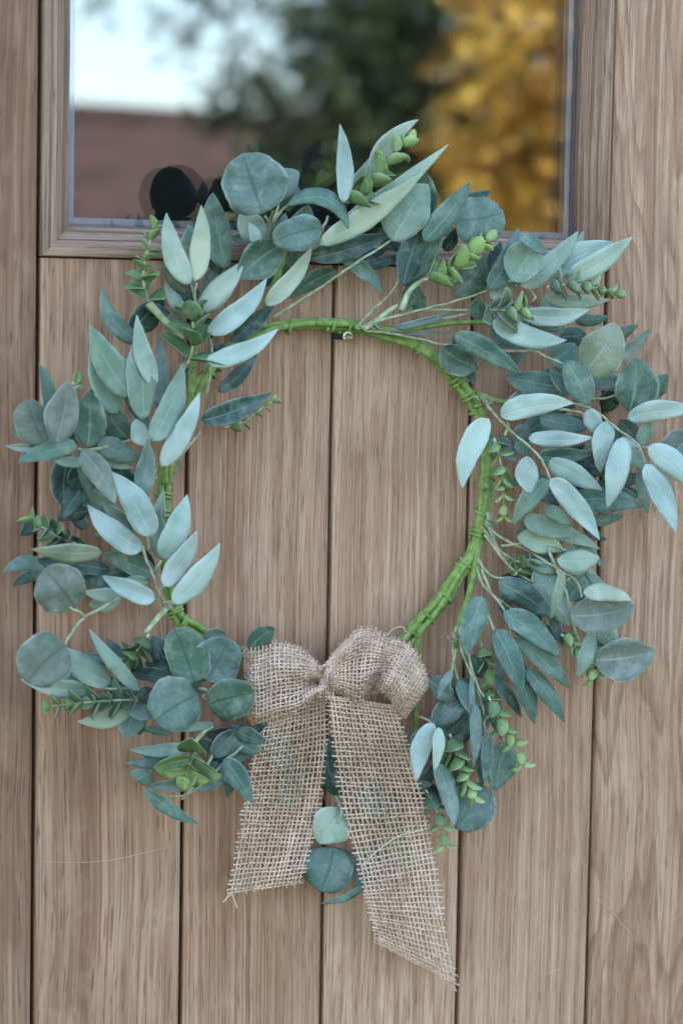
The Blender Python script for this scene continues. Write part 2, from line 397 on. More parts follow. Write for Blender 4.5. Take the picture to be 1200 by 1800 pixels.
# the screw that carries the wreath: a part of the door
mb = MB(); a = P(611, 592, 28); hd = Vector((a.x, 0, a.z))
sh = [hd + Vector((0, -.001, 0)), hd + Vector((0, -.026, 0))]
zz = []
for i in range(60): zz.append((hd + Vector((0, -.001-.025*i/59, 0)), .0021 + (.0005 if i % 4 < 2 else 0)))
mb.tube([q[0] for q in zz], [q[1] for q in zz], 12, Vector((0, 0, 1)))
scr = mb.build('screw', M_SHANK, door, True, hd)
mb = MB(); prof_ = [(.0022, -0.0245), (.0040, -0.0272), (.0043, -0.0282), (.0041, -0.0288), (.0030, -0.0291), (.0028, -0.0288)]
mb.tube([hd + Vector((0, y, 0)) for r_, y in prof_], [r_ for r_, y in prof_], 24, Vector((0, 0, 1)))
mb.build('screw_head', M_SCREW, scr)
mb = MB(); 
for q in (.5, .5+math.pi/2):
    d = Vector((math.cos(q), 0, math.sin(q)))*.0026; mb.tube([hd + Vector((0, -0.0291, 0)) - d, hd + Vector((0, -0.0291, 0)), hd + Vector((0, -0.0291, 0)) + d], [.0005, .0010, .0005], 6, Vector((0, -1, 0)), .3)
mb.build('cross_slot', M_SHANK, scr)

# ------------------------------------------------------------------ the wreath
WC = P(575, 870, 0)
wreath = empty('eucalyptus_wreath', WC, 'round wreath of artificial eucalyptus leaves hanging on the wooden door', 'wreath')
PAL = {'b': (152, 175, 166), 'p': (146, 167, 148), 's': (112, 138, 120), 't': (78, 109, 97), 'd': (46, 75, 67), 'l': (92, 118, 109),
       'g': (68, 97, 78), 'o': (112, 126, 98), 'y': (98, 110, 98), 'k': (42, 66, 54), 'n': (156, 182, 108), 'm': (120, 154, 86), 'v': (84, 120, 68), 'c': (160, 176, 152)}
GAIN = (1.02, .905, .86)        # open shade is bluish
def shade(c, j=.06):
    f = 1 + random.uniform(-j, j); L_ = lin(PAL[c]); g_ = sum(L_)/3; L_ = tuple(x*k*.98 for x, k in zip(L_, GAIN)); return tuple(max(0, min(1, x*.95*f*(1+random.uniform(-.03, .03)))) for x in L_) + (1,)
def prof_w(s): return (max(s, 0)**.52)*((max(0, 1-s))**.92)/.4917 if 0 < s < 1 else 0
def prof_o(s): return math.sin(math.pi*min(1, max(0, s))**.88)**.72 if 0 < s < 1 else 0
def prof_r(s):
    x = 2*s-1; return (max(0, 1-abs(x)**2.25))**.5*(1-.10*x) if 0 < s < 1 else 0
PROF = {'w': prof_w, 'o': prof_o, 'r': prof_r}
NAME = {'w': 'willow_leaf', 'o': 'oval_leaf', 'r': 'round_leaf'}
STEMB = []
def leaf(kind, bx, by, tx, ty, wd, bend, col, h, dh=None, roll=None, cup=None, fold=None, curl=None):
    """bx,by base and tx,ty tip seen from the front; wd width; bend sideways bow; h mm in front of the boards"""
    L = math.hypot(tx-bx, ty-by); ux, uy = (tx-bx)/L, (ty-by)/L; nx, ny = -uy, ux
    pf = PROF[kind]; NS, NT = 14, 6
    if dh is None: dh = random.uniform(-4, 12)
    if roll is None: roll = random.uniform(-.38, .38)
    if cup is None: cup = random.uniform(-.10, .16)
    if fold is None: fold = random.uniform(.04, .30)
    if curl is None: curl = random.uniform(-.06, .13)
    wd *= 1.08; mm = .45; ph = random.uniform(0, 6.28); wav = random.uniform(.02, .09); asy = random.uniform(-.14, .14)
    h = max(h, 6 + .5*wd*mm*abs(math.sin(roll)) + abs(dh)*.5)
    verts = []; uvs = []
    for i in range(NS+1):
        s = i/NS; s2 = s*s*(3-2*s)*.35 + s*.65
        cx = bx + (tx-bx)*s2 + nx*bend*4*s2*(1-s2); cy = by + (ty-by)*s2 + ny*bend*4*s2*(1-s2)
        tgx = (tx-bx) + nx*bend*4*(1-2*s2); tgy = (ty-by) + ny*bend*4*(1-2*s2); tl = math.hypot(tgx, tgy); ax, ay = -tgy/tl, tgx/tl
        hw = .5*wd*max(pf(s2), .02)
        rl = roll*(1-.5*s2)
        for j in range(NT+1):
            t = 2*j/NT-1
            off = t*hw*math.cos(rl)*(1-.12*abs(fold)*abs(t))
            hh = h + dh*(s2-.5) - curl*L*mm*(2*s2-1)**2 + t*hw*mm*math.sin(rl) - cup*hw*mm*t*t*1.6 + fold*hw*mm*abs(t) + wav*hw*mm*math.sin(ph+s2*9+t*2.5)*abs(t)*2
            ex = (1 + .045*math.sin(ph*2+s2*11+t)*abs(t)+.02*math.sin(ph+s2*31)*abs(t))*(1+asy*t)
            verts.append(P(cx+ax*off*ex, cy+ay*off*ex, max(hh, 2.0))); uvs.append((s2, (t+1)/2))
    faces = []
    for i in range(NS):
        for j in range(NT):
            a = i*(NT+1)+j; faces.append((a, a+1, a+NT+2, a+NT+1))
    org = P(bx, by, h)
    o = mesh_obj(NAME[kind], verts, faces, M_ROUND if kind == 'r' else M_LEAF, wreath, True, uvs, org)
    o.color = shade(col)
    md = o.modifiers.new('thickness', 'SOLIDIFY'); md.thickness = .000355; md.offset = 0
    return o

LV = '''
r 461 376 426 270 106 0 l 78 4 .05 -.05 .03 .0
o 478 356 526 302 54 -6 l 58
o 500 362 526 330 26 0 t 50
o 503 362 612 403 32 -36 t 72 6 .5 .2 .05 .0
r 567 402 481 427 58 6 l 74 3 .1
o 400 474 374 339 50 -4 g 48
o 386 482 364 374 44 -5 d 34
o 497 430 420 490 64 6 g 56 4
w 334 500 293 374 48 -8 p 62
o 322 492 332 394 42 6 s 40
w 342 494 354 361 46 4 c 66
w 332 515 284 466 32 -3 o 44
w 326 549 291 496 30 -4 b 36
w 350 545 428 459 52 3 p 58
w 363 584 469 489 48 10 b 66
w 405 600 487 526 36 4 d 40
w 383 688 452 622 36 6 d 30
w 361 634 489 578 42 10 b 70
w 466 536 548 434 40 8 c 52
w 452 430 438 391 25 2 b 58
o 464 426 424 372 48 -4 p 40
w 470 430 480 372 32 3 s 38
o 502 442 542 360 48 5 s 44
o 498 496 516 438 38 4 k 30
w 592 476 509 526 38 6 g 22
w 546 453 688 409 50 6 d 44
w 600 392 788 253 36 8 p 60 10
w 562 430 742 305 50 8 c 66 8
w 603 356 597 218 36 5 b 72 6
w 652 308 735 210 42 -13 p 64 12
o 690 424 752 324 78 -3 s 62 6
o 758 378 744 299 44 -4 g 40
w 744 424 827 318 52 4 t 66
o 708 502 744 394 44 -4 d 54
o 718 488 768 398 50 6 t 46
r 800 386 884 372 82 6 l 58 4 .05
w 596 450 672 518 34 -10 t 40
w 628 468 716 444 24 4 d 30
w 668 424 718 438 26 0 d 34
o 712 545 714 503 26 2 g 34
o 742 548 734 502 28 -2 g 32
o 796 518 848 452 50 8 g 44
o 838 562 840 522 28 0 g 50
w 690 576 796 547 18 4 l 44
w 684 584 802 583 9 2 y 28
w 858 508 909 400 50 8 t 56
w 846 490 880 424 40 4 d 36
o 898 494 938 418 70 4 s 66 6 .5
o 911 414 958 446 24 -4 t 78 4 .6
w 914 503 1015 406 50 10 p 60
w 969 484 1078 426 56 -8 b 54
w 996 492 1110 416 50 6 p 62
w 916 550 1036 543 42 10 b 56
w 956 520 1071 526 36 8 p 48
w 862 524 908 482 38 0 b 40
w 866 563 995 598 50 12 b 66
w 858 580 968 613 32 6 t 44
w 928 568 992 586 26 -4 t 40
o 984 592 1030 588 36 0 d 26
o 1020 658 1080 566 76 8 o 62 6 .25
w 1064 642 1145 574 34 6 y 34
w 1086 596 1122 572 24 -4 g 28
o 966 634 1010 603 44 4 t 40
w 798 588 916 659 50 -4 t 60
o 776 610 840 648 54 4 g 34
o 884 637 926 617 28 2 y 24
o 992 680 888 660 44 -3 t 36
o 966 648 1032 694 46 -3 t 42
o 993 635 1031 714 50 -4 g 66 6
o 1032 668 1095 675 38 -2 l 38
w 946 686 1002 690 24 2 s 30
o 1104 724 1116 627 72 6 g 60 4
o 1150 702 1174 658 32 -4 g 36
w 1102 736 1228 722 44 -8 b 72
o 1058 722 1088 688 34 0 d 24
w 879 732 1008 709 50 -8 b 70
w 948 734 1042 748 46 4 t 44
w 1031 720 1052 770 38 -2 b 60
o 1088 738 1128 778 36 2 g 34
o 1122 787 1144 737 26 0 s 46
o 1165 810 1218 754 60 4 y 44
w 859 736 812 859 52 10 b 72
w 928 770 1042 769 36 4 b 62
w 1069 740 1054 832 46 4 b 66
w 1094 768 1066 894 50 -4 b 80
w 964 810 1058 862 48 -3 b 62
o 926 802 930 867 39 2 b 60
w 964 844 900 923 42 5 s 58
w 966 842 1053 949 48 -4 b 74
w 1133 816 1187 938 50 -6 b 78
w 1138 785 1230 866 52 -4 b 80
w 1098 796 1114 816 14 0 b 50
w 1082 842 1132 839 32 2 l 40
w 1008 880 1130 891 56 -8 t 50
w 920 910 1018 936 44 4 s 44
w 958 892 1002 922 28 -2 s 50
w 1028 916 1098 904 26 4 t 40
o 908 944 988 968 40 -4 p 40
o 978 984 1052 979 42 4 p 50
o 958 1042 958 982 36 -3 p 34
w 956 934 1054 966 30 -6 s 32
o 900 1012 912 976 27 2 v 30
o 910 1010 944 986 22 2 v 34
o 912 782 926 744 30 -2 t 34
o 916 802 920 764 30 2 t 30
o 862 770 894 802 32 2 g 40
o 884 768 906 810 26 4 l 30
w 942 802 1046 796 36 4 t 34
o 1000 786 1064 834 48 2 d 30
w 1050 846 1122 874 34 4 d 28
w 1078 862 1130 868 30 2 d 22
o 968 732 920 768 34 2 t 26
o 1052 760 1110 780 42 0 d 22
o 940 862 1010 870 44 2 d 22
o 960 760 1030 736 34 2 d 20
w 848 1048 819 1153 54 6 t 60
w 875 1022 976 1087 56 -4 d 48
w 885 1077 983 1155 52 -6 t 52
w 904 1122 1000 1211 46 -6 t 48
w 869 1106 918 1222 48 -4 t 62
w 925 1176 992 1270 38 -5 t 46
w 902 1160 938 1273 46 -3 t 40
o 828 1152 852 1192 34 0 d 26
w 988 1003 966 1089 22 -3 o 66
o 1002 1082 1113 1064 74 6 y 64 6 .2
w 1024 1042 1110 1056 40 -8 c 76 4 .5
o 1034 1094 1081 1133 46 -2 s 40
o 948 988 1002 1102 56 -3 s 40
o 1000 1054 1026 1012 46 0 t 44
o 1044 1160 1151 1144 74 4 y 66 5 .15
o 1037 1108 1013 1192 28 -4 s 56
w 754 1194 796 1241 46 -4 t 44
w 818 1228 762 1288 38 2 d 46
o 802 1194 818 1234 32 0 d 38
w 828 1188 826 1296 12 -2 t 56
w 834 1236 831 1352 24 -3 l 60
w 762 1272 733 1372 46 8 b 60
w 770 1278 762 1356 26 -4 p 66
w 774 1290 772 1348 28 -4 t 36
w 766 1342 797 1454 40 -6 l 52
r 842 1376 800 1456 76 -4 l 40
o 894 1304 872 1390 54 6 g 44
w 856 1288 850 1378 26 -3 t 50
w 857 1338 857 1417 8 -6 t 52
w 734 1378 758 1380 16 0 t 34
o 808 1238 818 1304 50 0 d 24
o 846 1240 838 1300 40 0 d 22
o 780 1300 770 1360 40 0 d 20
o 752 1378 768 1420 40 0 d 18
w 248 600 181 505 40 -18 t 44
w 231 697 158 571 66 -6 s 60
w 207 727 163 598 58 -4 s 48
w 274 679 241 554 40 -6 b 66
w 274 713 276 588 32 9 l 48
o 252 739 241 592 52 4 s 62
w 267 775 321 639 54 8 s 70
w 244 870 259 772 42 6 l 60
o 262 782 239 736 32 -3 b 58
w 284 820 351 690 46 8 b 76
w 354 739 479 690 48 6 d 52
o 230 587 289 528 48 -4 k 26
o 300 604 312 544 36 2 o 28
o 350 592 372 560 40 0 k 24
o 372 640 398 604 40 0 k 22
r 77 778 48 702 62 -2 y 84 2
w 88 730 69 639 32 8 t 60
o 98 780 120 670 58 4 y 92 4
o 154 787 156 688 58 4 g 70
o 226 772 188 716 48 -4 g 44
w 136 784 32 814 42 6 t 78
w 78 786 10 784 20 -2 p 62
w 146 812 94 808 24 -3 p 60
w 144 791 203 887 52 -7 y 72
w 174 774 250 804 52 6 g 54
w 182 806 234 822 18 4 p 46
o 122 798 114 892 56 6 d 34
o 168 826 118 848 50 0 k 40
w 152 850 108 917 44 4 d 36
w 154 898 102 914 32 2 k 26
w 198 892 154 857 32 -4 s 46
w 230 938 180 884 38 4 s 44
w 267 944 196 829 60 6 b 72
w 251 967 154 887 52 -6 b 66
w 285 982 329 869 54 6 b 70
w 287 1030 346 934 48 6 b 74
w 303 1060 387 954 50 9 b 80
w 273 1054 180 1012 44 -3 b 72
w 212 1046 147 1040 30 -3 p 56
w 260 1024 220 1018 20 2 p 50
w 179 970 56 965 42 -4 o 70 4
w 82 998 4 1008 34 12 t 44
w 194 1002 60 984 40 2 d 40
w 272 1012 176 974 46 4 g 46
w 242 1014 134 1020 46 0 d 36
o 268 1000 190 1036 36 0 d 24
r 132 1068 78 1000 86 2 y 96 3 .05
w 66 908 34 942 32 -3 d 30
w 150 930 128 890 30 0 d 24
r 116 1134 48 1200 92 4 y 104 4 .05
w 196 1202 84 1130 56 -4 s 60
w 246 1214 157 1105 32 -4 s 66
w 162 1212 37 1194 40 -8 p 56
w 230 1244 137 1268 40 -8 p 54
w 302 1194 228 1186 34 3 d 40
r 342 1202 306 1105 74 2 g 70 4
r 364 1196 402 1122 80 2 l 62 4
r 366 1238 447 1218 72 -2 g 72 4
r 348 1222 272 1268 94 4 l 78 3
o 352 1222 308 1194 42 2 k 54
o 292 1162 268 1118 40 0 d 40
o 272 1214 244 1232 34 0 k 52
o 222 1238 268 1262 30 2 l 58
o 236 1248 224 1298 42 2 l 44
o 240 1254 246 1292 28 0 k 40
w 376 1272 288 1282 20 -2 s 50
w 336 1312 227 1318 30 -3 s 54
w 312 1346 221 1342 28 3 t 50
w 268 1378 227 1358 32 4 g 56
w 256 1386 351 1448 32 6 g 74
w 330 1386 260 1384 26 4 l 44
o 416 1284 368 1332 36 0 d 46
w 416 1284 469 1302 36 4 d 54
w 414 1300 462 1318 36 6 t 48
w 394 1334 443 1412 46 -4 t 60
w 390 1374 334 1386 24 -3 t 46
w 398 1338 446 1318 24 3 t 40
o 382 1338 364 1388 34 3 d 44
o 438 1142 483 1104 38 -4 g 40
o 358 1122 396 1114 22 -3 g 30
o 400 1280 440 1300 40 0 d 24
o 604 1424 562 1484 66 4 p 30 4 .1
r 586 1488 562 1567 92 -4 l 22 3 .05
w 642 1554 562 1588 16 -8 t 26
o 572 1336 596 1402 46 0 d 20
o 566 1290 580 1350 44 0 d 14
o 640 1380 700 1440 60 4 s 14
o 690 1440 720 1530 50 4 m 12
o 650 1480 630 1560 54 -2 l 14
o 480 1290 520 1360 50 4 s 14
o 540 1350 500 1420 44 4 s 14
w 806 1196 838 1262 26 4 t 50
w 788 1226 752 1300 24 4 l 40
w 842 1214 880 1300 26 -5 d 36
w 812 1270 800 1372 24 5 d 30
w 830 1290 846 1392 22 -4 t 34
w 796 1180 770 1226 18 3 l 52
w 868 1196 916 1262 26 -4 d 32
w 784 1340 812 1424 26 -5 d 34
w 896 1130 872 1214 26 4 d 36
w 940 1036 1000 1096 28 -4 t 36
w 920 986 1000 1006 26 4 s 42
w 880 1046 918 1122 30 3 d 34
w 950 1100 1018 1126 24 4 d 30
w 966 1052 990 1140 24 3 t 34
w 1000 940 1060 1000 26 -4 t 30
w 1030 1000 1078 1046 22 3 s 36
w 330 1330 268 1352 22 3 d 40
w 350 1300 404 1352 26 -4 d 34
w 366 1350 420 1376 22 3 t 44
w 300 1290 244 1282 20 3 t 38
w 426 1290 470 1270 22 3 d 44
w 210 1170 150 1150 24 3 t 44
w 196 1230 120 1216 24 -3 s 46
w 250 1180 214 1128 22 3 d 44
w 176 840 128 880 30 4 k 28
w 220 820 176 846 30 4 d 34
w 150 960 84 944 26 3 d 36
w 208 672 150 700 28 3 d 30
w 300 560 250 536 26 3 d 30
w 330 470 300 412 26 -3 g 34
w 640 440 610 400 30 3 t 40
w 780 440 800 400 30 3 d 34
w 880 470 930 500 30 3 d 30
w 850 600 900 640 30 -3 d 30
w 1010 560 1070 556 28 3 t 30
w 1040 620 1100 610 26 3 d 30
w 1078 690 1130 704 30 3 d 30
'''
for row in LV.strip().split('\n'):
    q = row.split(); vals = [float(x) for x in q[1:7]]; ex = [float(x) for x in q[8:]]
    leaf(q[0], *vals, q[7], *ex)
# lower layer: fill leaves, coloured darker to paint shade into the gaps
rf = random.Random(21); GAP_SHADE = {'b': 's', 'p': 's', 's': 't', 't': 'd', 'd': 'k', 'l': 'd', 'g': 'k', 'o': 'g', 'y': 'g', 'k': 'k', 'c': 's', 'v': 'k', 'm': 'v'}
for row in LV.strip().split('\n'):
    q = row.split(); bx, by, tx, ty, wd, bend = [float(x) for x in q[1:7]]; h = float(q[8])
    L = math.hypot(tx-bx, ty-by)
    if h < 36 or L < 55 or by > 1370 or rf.random() < .42: continue
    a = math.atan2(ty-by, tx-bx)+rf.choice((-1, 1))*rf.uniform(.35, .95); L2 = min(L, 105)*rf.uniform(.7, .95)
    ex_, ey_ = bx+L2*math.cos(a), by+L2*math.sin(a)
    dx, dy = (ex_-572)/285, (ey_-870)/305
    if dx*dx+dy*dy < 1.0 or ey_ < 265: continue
    leaf('w' if rf.random() < .75 else 'o', bx, by, ex_, ey_, rf.uniform(24, 42), rf.uniform(-8, 8), GAP_SHADE[q[7]], max(12, h-rf.uniform(22, 40)))

# ---- ring: canes laid side by side and bound with thinner cane
RING = [(420, 602), (455, 584), (490, 576), (550, 571), (620, 575), (690, 590), (740, 612), (790, 655), (824, 696), (846, 745), (857, 800), (853, 860), (844, 920), (830, 972), (803, 1012), (775, 1058), (738, 1100), (706, 1132), (650, 1165), (570, 1182), (480, 1166), (400, 1140), (343, 1105), (313, 1084), (298, 1040), (289, 970), (286, 900), (291, 850), (303, 790), (322, 735), (347, 685), (380, 640), (420, 602)]
rc = cr(RING, 10)
def ringpt(i, a, rad):
    """point of the bundle at sample i, angle a round it, rad px from its core"""
    n = len(rc)-1; p = rc[i % n]; q = rc[(i+1) % n]; o = rc[(i-1) % n]
    tx, ty = q[0]-o[0], q[1]-o[1]; l = math.hypot(tx, ty); nx, ny = -ty/l, tx/l
    return P(p[0]+nx*rad*math.cos(a), p[1]+ny*rad*math.cos(a), 18+rad*.45*math.sin(a))
nR = len(rc)-1
for k in range(4):
    mb = MB(); pts = []
    for i in range(nR+1):
        u = i/nR; a = k*math.pi/2 + .9*math.sin(u*19+k) + u*2*math.pi*2
        spread = 1.0
        if 128 < i < 178: spread = 1 + .55*math.sin(math.pi*(i-128)/50)
        pts.append(ringpt(i, a, (6.6+.8*math.sin(u*40+k*2))*spread))
    mb.tube(pts, [.0028*(1+.10*noise.noise(Vector((i*.23, k*7, 1)))) for i in range(nR+1)], 9)
    mb.build('ring_cane', M_RING, wreath, True)
def binding(i0, turns, span, rad=15.5, tr=.0013, th=.0):
    mb = MB(); pts = []; n = int(turns*16)
    for k in range(n+1):
        a = k/16*2*math.pi+th; f = i0+span*k/n; i = int(f); fr = f-i
        pts.append(ringpt(i, a, rad).lerp(ringpt(i+1, a, rad), fr))
    mb.tube(pts, tr, 7); mb.build('binding_twist', M_RING, wreath, True)
for (i0, t, s, r_) in ((22, 1.2, 3, 14.5), (31, 1.2, 3, 14.5), (35, 1.2, 2, 14.5), (39, 1.3, 2, 14.5), (58, 1.3, 2, 14.5), (72, 2.4, 3, 15.5), (79, 2.4, 3, 15.5), (84, 1.3, 2, 16), (106, 1.3, 4, 14.5), (115, 1.3, 4, 15), (122, 2.6, 3, 15.5), (134, 1.5, 3, 17), (147, 1.4, 4, 19), (155, 1.6, 3, 18), (163, 1.5, 3, 16), (224, 2.6, 3, 15.5), (231, 2.6, 3, 16), (258, 2.6, 3, 15.5), (264, 2.6, 3, 15.5), (290, 1.5, 4, 15), (305, 2.2, 5, 15), (312, 1.5, 3, 15)):
    binding(i0, t*.8, s, min(r_, 16)-2.0, .0013, random.uniform(0, 6))

# ---- stems: green canes leaving the ring, pale twigs carrying the leaves
def stem(pts, r, mat, sides=7, wob=1.2, name='stem'):
    c = cr(pts, 7); n = len(c); sd = random.uniform(0, 99)
    pp = [P(x+noise.noise(Vector((i*.35, sd, 0)))*wob, y+noise.noise(Vector((i*.35, sd, 9)))*wob, h) for i, (x, y, h) in enumerate(c)]
    mb = MB(); mb.tube(pp, [r*.00045*(1-.35*i/n)*(1+.12*noise.noise(Vector((i*.6, sd, 4)))) for i in range(n)], sides)
    return mb.build(name, mat, wreath, True)
S1 = [  # green canes
    ([(622, 576, 22), (700, 580, 26), (790, 568, 30), (860, 566, 34)], 6, M_RING), ([(836, 690, 18), (870, 704, 22), (900, 706, 26), (960, 700, 26)], 6, M_RING),
    ([(838, 965, 22), (832, 1010, 24), (822, 1050, 24), (806, 1100, 24), (802, 1140, 20)], 7, M_RING), ([(330, 765, 24), (335, 700, 26), (338, 650, 30), (345, 600, 34)], 8, M_RING),
    ([(460, 575, 22), (470, 530, 26), (490, 480, 30), (500, 440, 32)], 7, M_RING), ([(735, 1095, 20), (728, 1180, 18), (730, 1260, 16), (735, 1300, 16)], 7, M_RING),
    ([(300, 1060, 22), (288, 1075, 26), (270, 1095, 30), (256, 1112, 34)], 6, M_STEM), ([(372, 1275, 40), (355, 1290, 40), (340, 1310, 40)], 5, M_STEM),
    ([(262, 532, 44), (285, 558, 44), (305, 577, 42), (320, 595, 40)], 7, M_STEM), ([(706, 545, 40), (720, 510, 42), (748, 490, 46)], 6, M_STEM),
    ([(640, 578, 30), (670, 556, 32), (700, 535, 34)], 6, M_STEM), ([(290, 850, 24), (292, 800, 26), (300, 750, 30)], 6, M_RING),
    ([(855, 900, 22), (870, 960, 24), (893, 985, 26)], 5, M_STEM)]
for a in S1: stem(*a)
S2 = [
    [(826, 1100, 30), (824, 1150, 36), (836, 1200, 40), (850, 1260, 40), (852, 1300, 40)], [(800, 1140, 30), (790, 1200, 36), (780, 1250, 40), (775, 1290, 40)], [(880, 960, 30), (930, 955, 36), (990, 965, 40), (1040, 1010, 44)], [(850, 940, 26), (900, 1000, 34), (960, 1040, 40), (1000, 1100, 44)],
    [(480, 560, 30), (540, 520, 36), (600, 480, 44), (634, 457, 50), (690, 420, 56)], [(625, 578, 28), (655, 545, 34), (690, 510, 40), (710, 470, 42)],
    [(628, 576, 30), (680, 560, 34), (740, 545, 40), (800, 530, 40), (870, 505, 44), (900, 495, 46)], [(628, 578, 30), (700, 555, 34), (760, 545, 36), (830, 545, 44), (870, 535, 50)],
    [(740, 570, 30), (800, 555, 36), (850, 550, 44), (880, 548, 50)], [(640, 580, 26), (720, 592, 28), (770, 604, 30), (830, 610, 40)],
    [(865, 617, 46), (915, 617, 52), (942, 618, 56), (960, 628, 58), (990, 640, 58), (1010, 660, 52)], [(850, 700, 40), (858, 715, 48), (880, 740, 56), (905, 765, 56), (935, 790, 60), (955, 815, 62), (966, 843, 64)],
    [(990, 706, 50), (1030, 715, 56), (1062, 735, 60), (1085, 755, 64), (1110, 772, 64), (1125, 790, 66), (1132, 815, 70)], [(980, 720, 50), (1010, 722, 56), (1030, 732, 58)],
    [(1008, 700, 40), (1060, 700, 44), (1100, 690, 46)], [(850, 920, 24), (880, 945, 30), (930, 970, 36), (970, 995, 44), (1010, 1020, 48), (1022, 1050, 52)],
    [(846, 925, 24), (875, 965, 28), (905, 985, 30), (940, 1000, 34), (975, 1010, 40)], [(838, 980, 24), (860, 1010, 30), (890, 1018, 36), (945, 1030, 40)],
    [(835, 990, 24), (850, 1030, 30), (885, 1060, 36), (930, 1090, 40)], [(960, 960, 40), (985, 1020, 46), (1000, 1060, 50), (1010, 1110, 48), (1030, 1150, 52), (1046, 1160, 56)],
    [(806, 1095, 24), (810, 1140, 30), (830, 1190, 40), (850, 1225, 44)], [(800, 1100, 24), (796, 1150, 30), (805, 1200, 36), (815, 1230, 40)], [(850, 1060, 40), (868, 1110, 50), (880, 1130, 50)],
    [(735, 1260, 30), (750, 1265, 40), (765, 1278, 48)], [(846, 1000, 30), (862, 1040, 36), (890, 1080, 42), (900, 1130, 40), (915, 1170, 40)],
    [(250, 960, 56), (258, 985, 58), (270, 1010, 60), (278, 1035, 62), (285, 1052, 60), (298, 1062, 50)], [(273, 1054, 60), (283, 1058, 58), (302, 1058, 60)], [(260, 942, 60), (262, 965, 58)], [(284, 985, 60), (272, 1005, 58)], [(287, 1030, 60), (280, 1040, 60)],
    [(262, 880, 36), (268, 850, 42), (275, 820, 46), (284, 812, 50)], [(300, 850, 30), (315, 810, 44), (335, 780, 50), (352, 760, 40)], [(210, 1050, 56), (180, 1068, 70), (150, 1085, 80), (128, 1110, 92), (112, 1136, 98)], [(150, 1085, 80), (138, 1075, 88), (122, 1068, 92)],
    [(360, 700, 44), (370, 660, 52), (372, 620, 50), (368, 590, 50)], [(347, 555, 50), (342, 520, 56), (336, 500, 60)], [(342, 520, 56), (345, 498, 62)], [(347, 540, 54), (350, 575, 50)],
    [(300, 690, 46), (318, 660, 50), (330, 640, 48)], [(472, 430, 44), (476, 400, 58), (486, 375, 66), (490, 360, 66)], [(476, 400, 58), (466, 380, 72)], [(478, 392, 60), (494, 372, 64), (505, 362, 68)], [(562, 415, 60), (570, 395, 66), (576, 380, 66)],
    [(245, 1212, 60), (200, 1210, 58), (170, 1212, 56)], [(350, 1210, 60), (365, 1215, 60), (372, 1240, 60)], [(356, 1225, 62), (366, 1232, 62)], [(440, 1300, 44), (400, 1335, 50), (360, 1375, 50), (320, 1405, 46)], [(372, 1328, 46), (362, 1350, 50), (330, 1395, 48), (298, 1400, 46)],
    [(590, 1400, 24), (600, 1425, 30), (594, 1448, 34)], [(138, 790, 66), (160, 790, 60), (200, 782, 50), (240, 770, 44)], [(115, 690, 66), (128, 684, 66), (140, 678, 56)], [(230, 690, 44), (215, 700, 44)],
    [(895, 495, 60), (920, 470, 68)], [(905, 500, 50), (925, 505, 52), (940, 520, 56), (935, 530, 56)], [(860, 505, 46), (905, 493, 52), (915, 500, 56)], [(886, 765, 54), (893, 750, 56), (891, 742, 58)], [(1115, 786, 60), (1128, 787, 64), (1140, 786, 72)]]
for a in S2: stem(a, 2.9, M_TWIG, 6, 2.0, 'twig')
# wire curls where the twigs are twisted on
for (x, y, h) in ((642, 574, 30), (852, 700, 44), (866, 918, 30), (298, 1064, 48), (330, 640, 46), (268, 838, 48), (800, 1122, 34), (662, 572, 32), (372, 1225, 62)):
    mb = MB(); pts = []; sd = random.uniform(0, 9)
    for k in range(40):
        a = k*.62+sd; rr = 6+4*math.sin(k*.37+sd); pts.append(P(x+rr*math.cos(a)+k*.35-7, y+rr*.8*math.sin(a*1.1)+math.sin(k*.2)*4, h+3*math.sin(a*.9)))
    mb.tube(pts, .00055, 5); mb.build('wire_curl', M_TWIG, wreath, True)

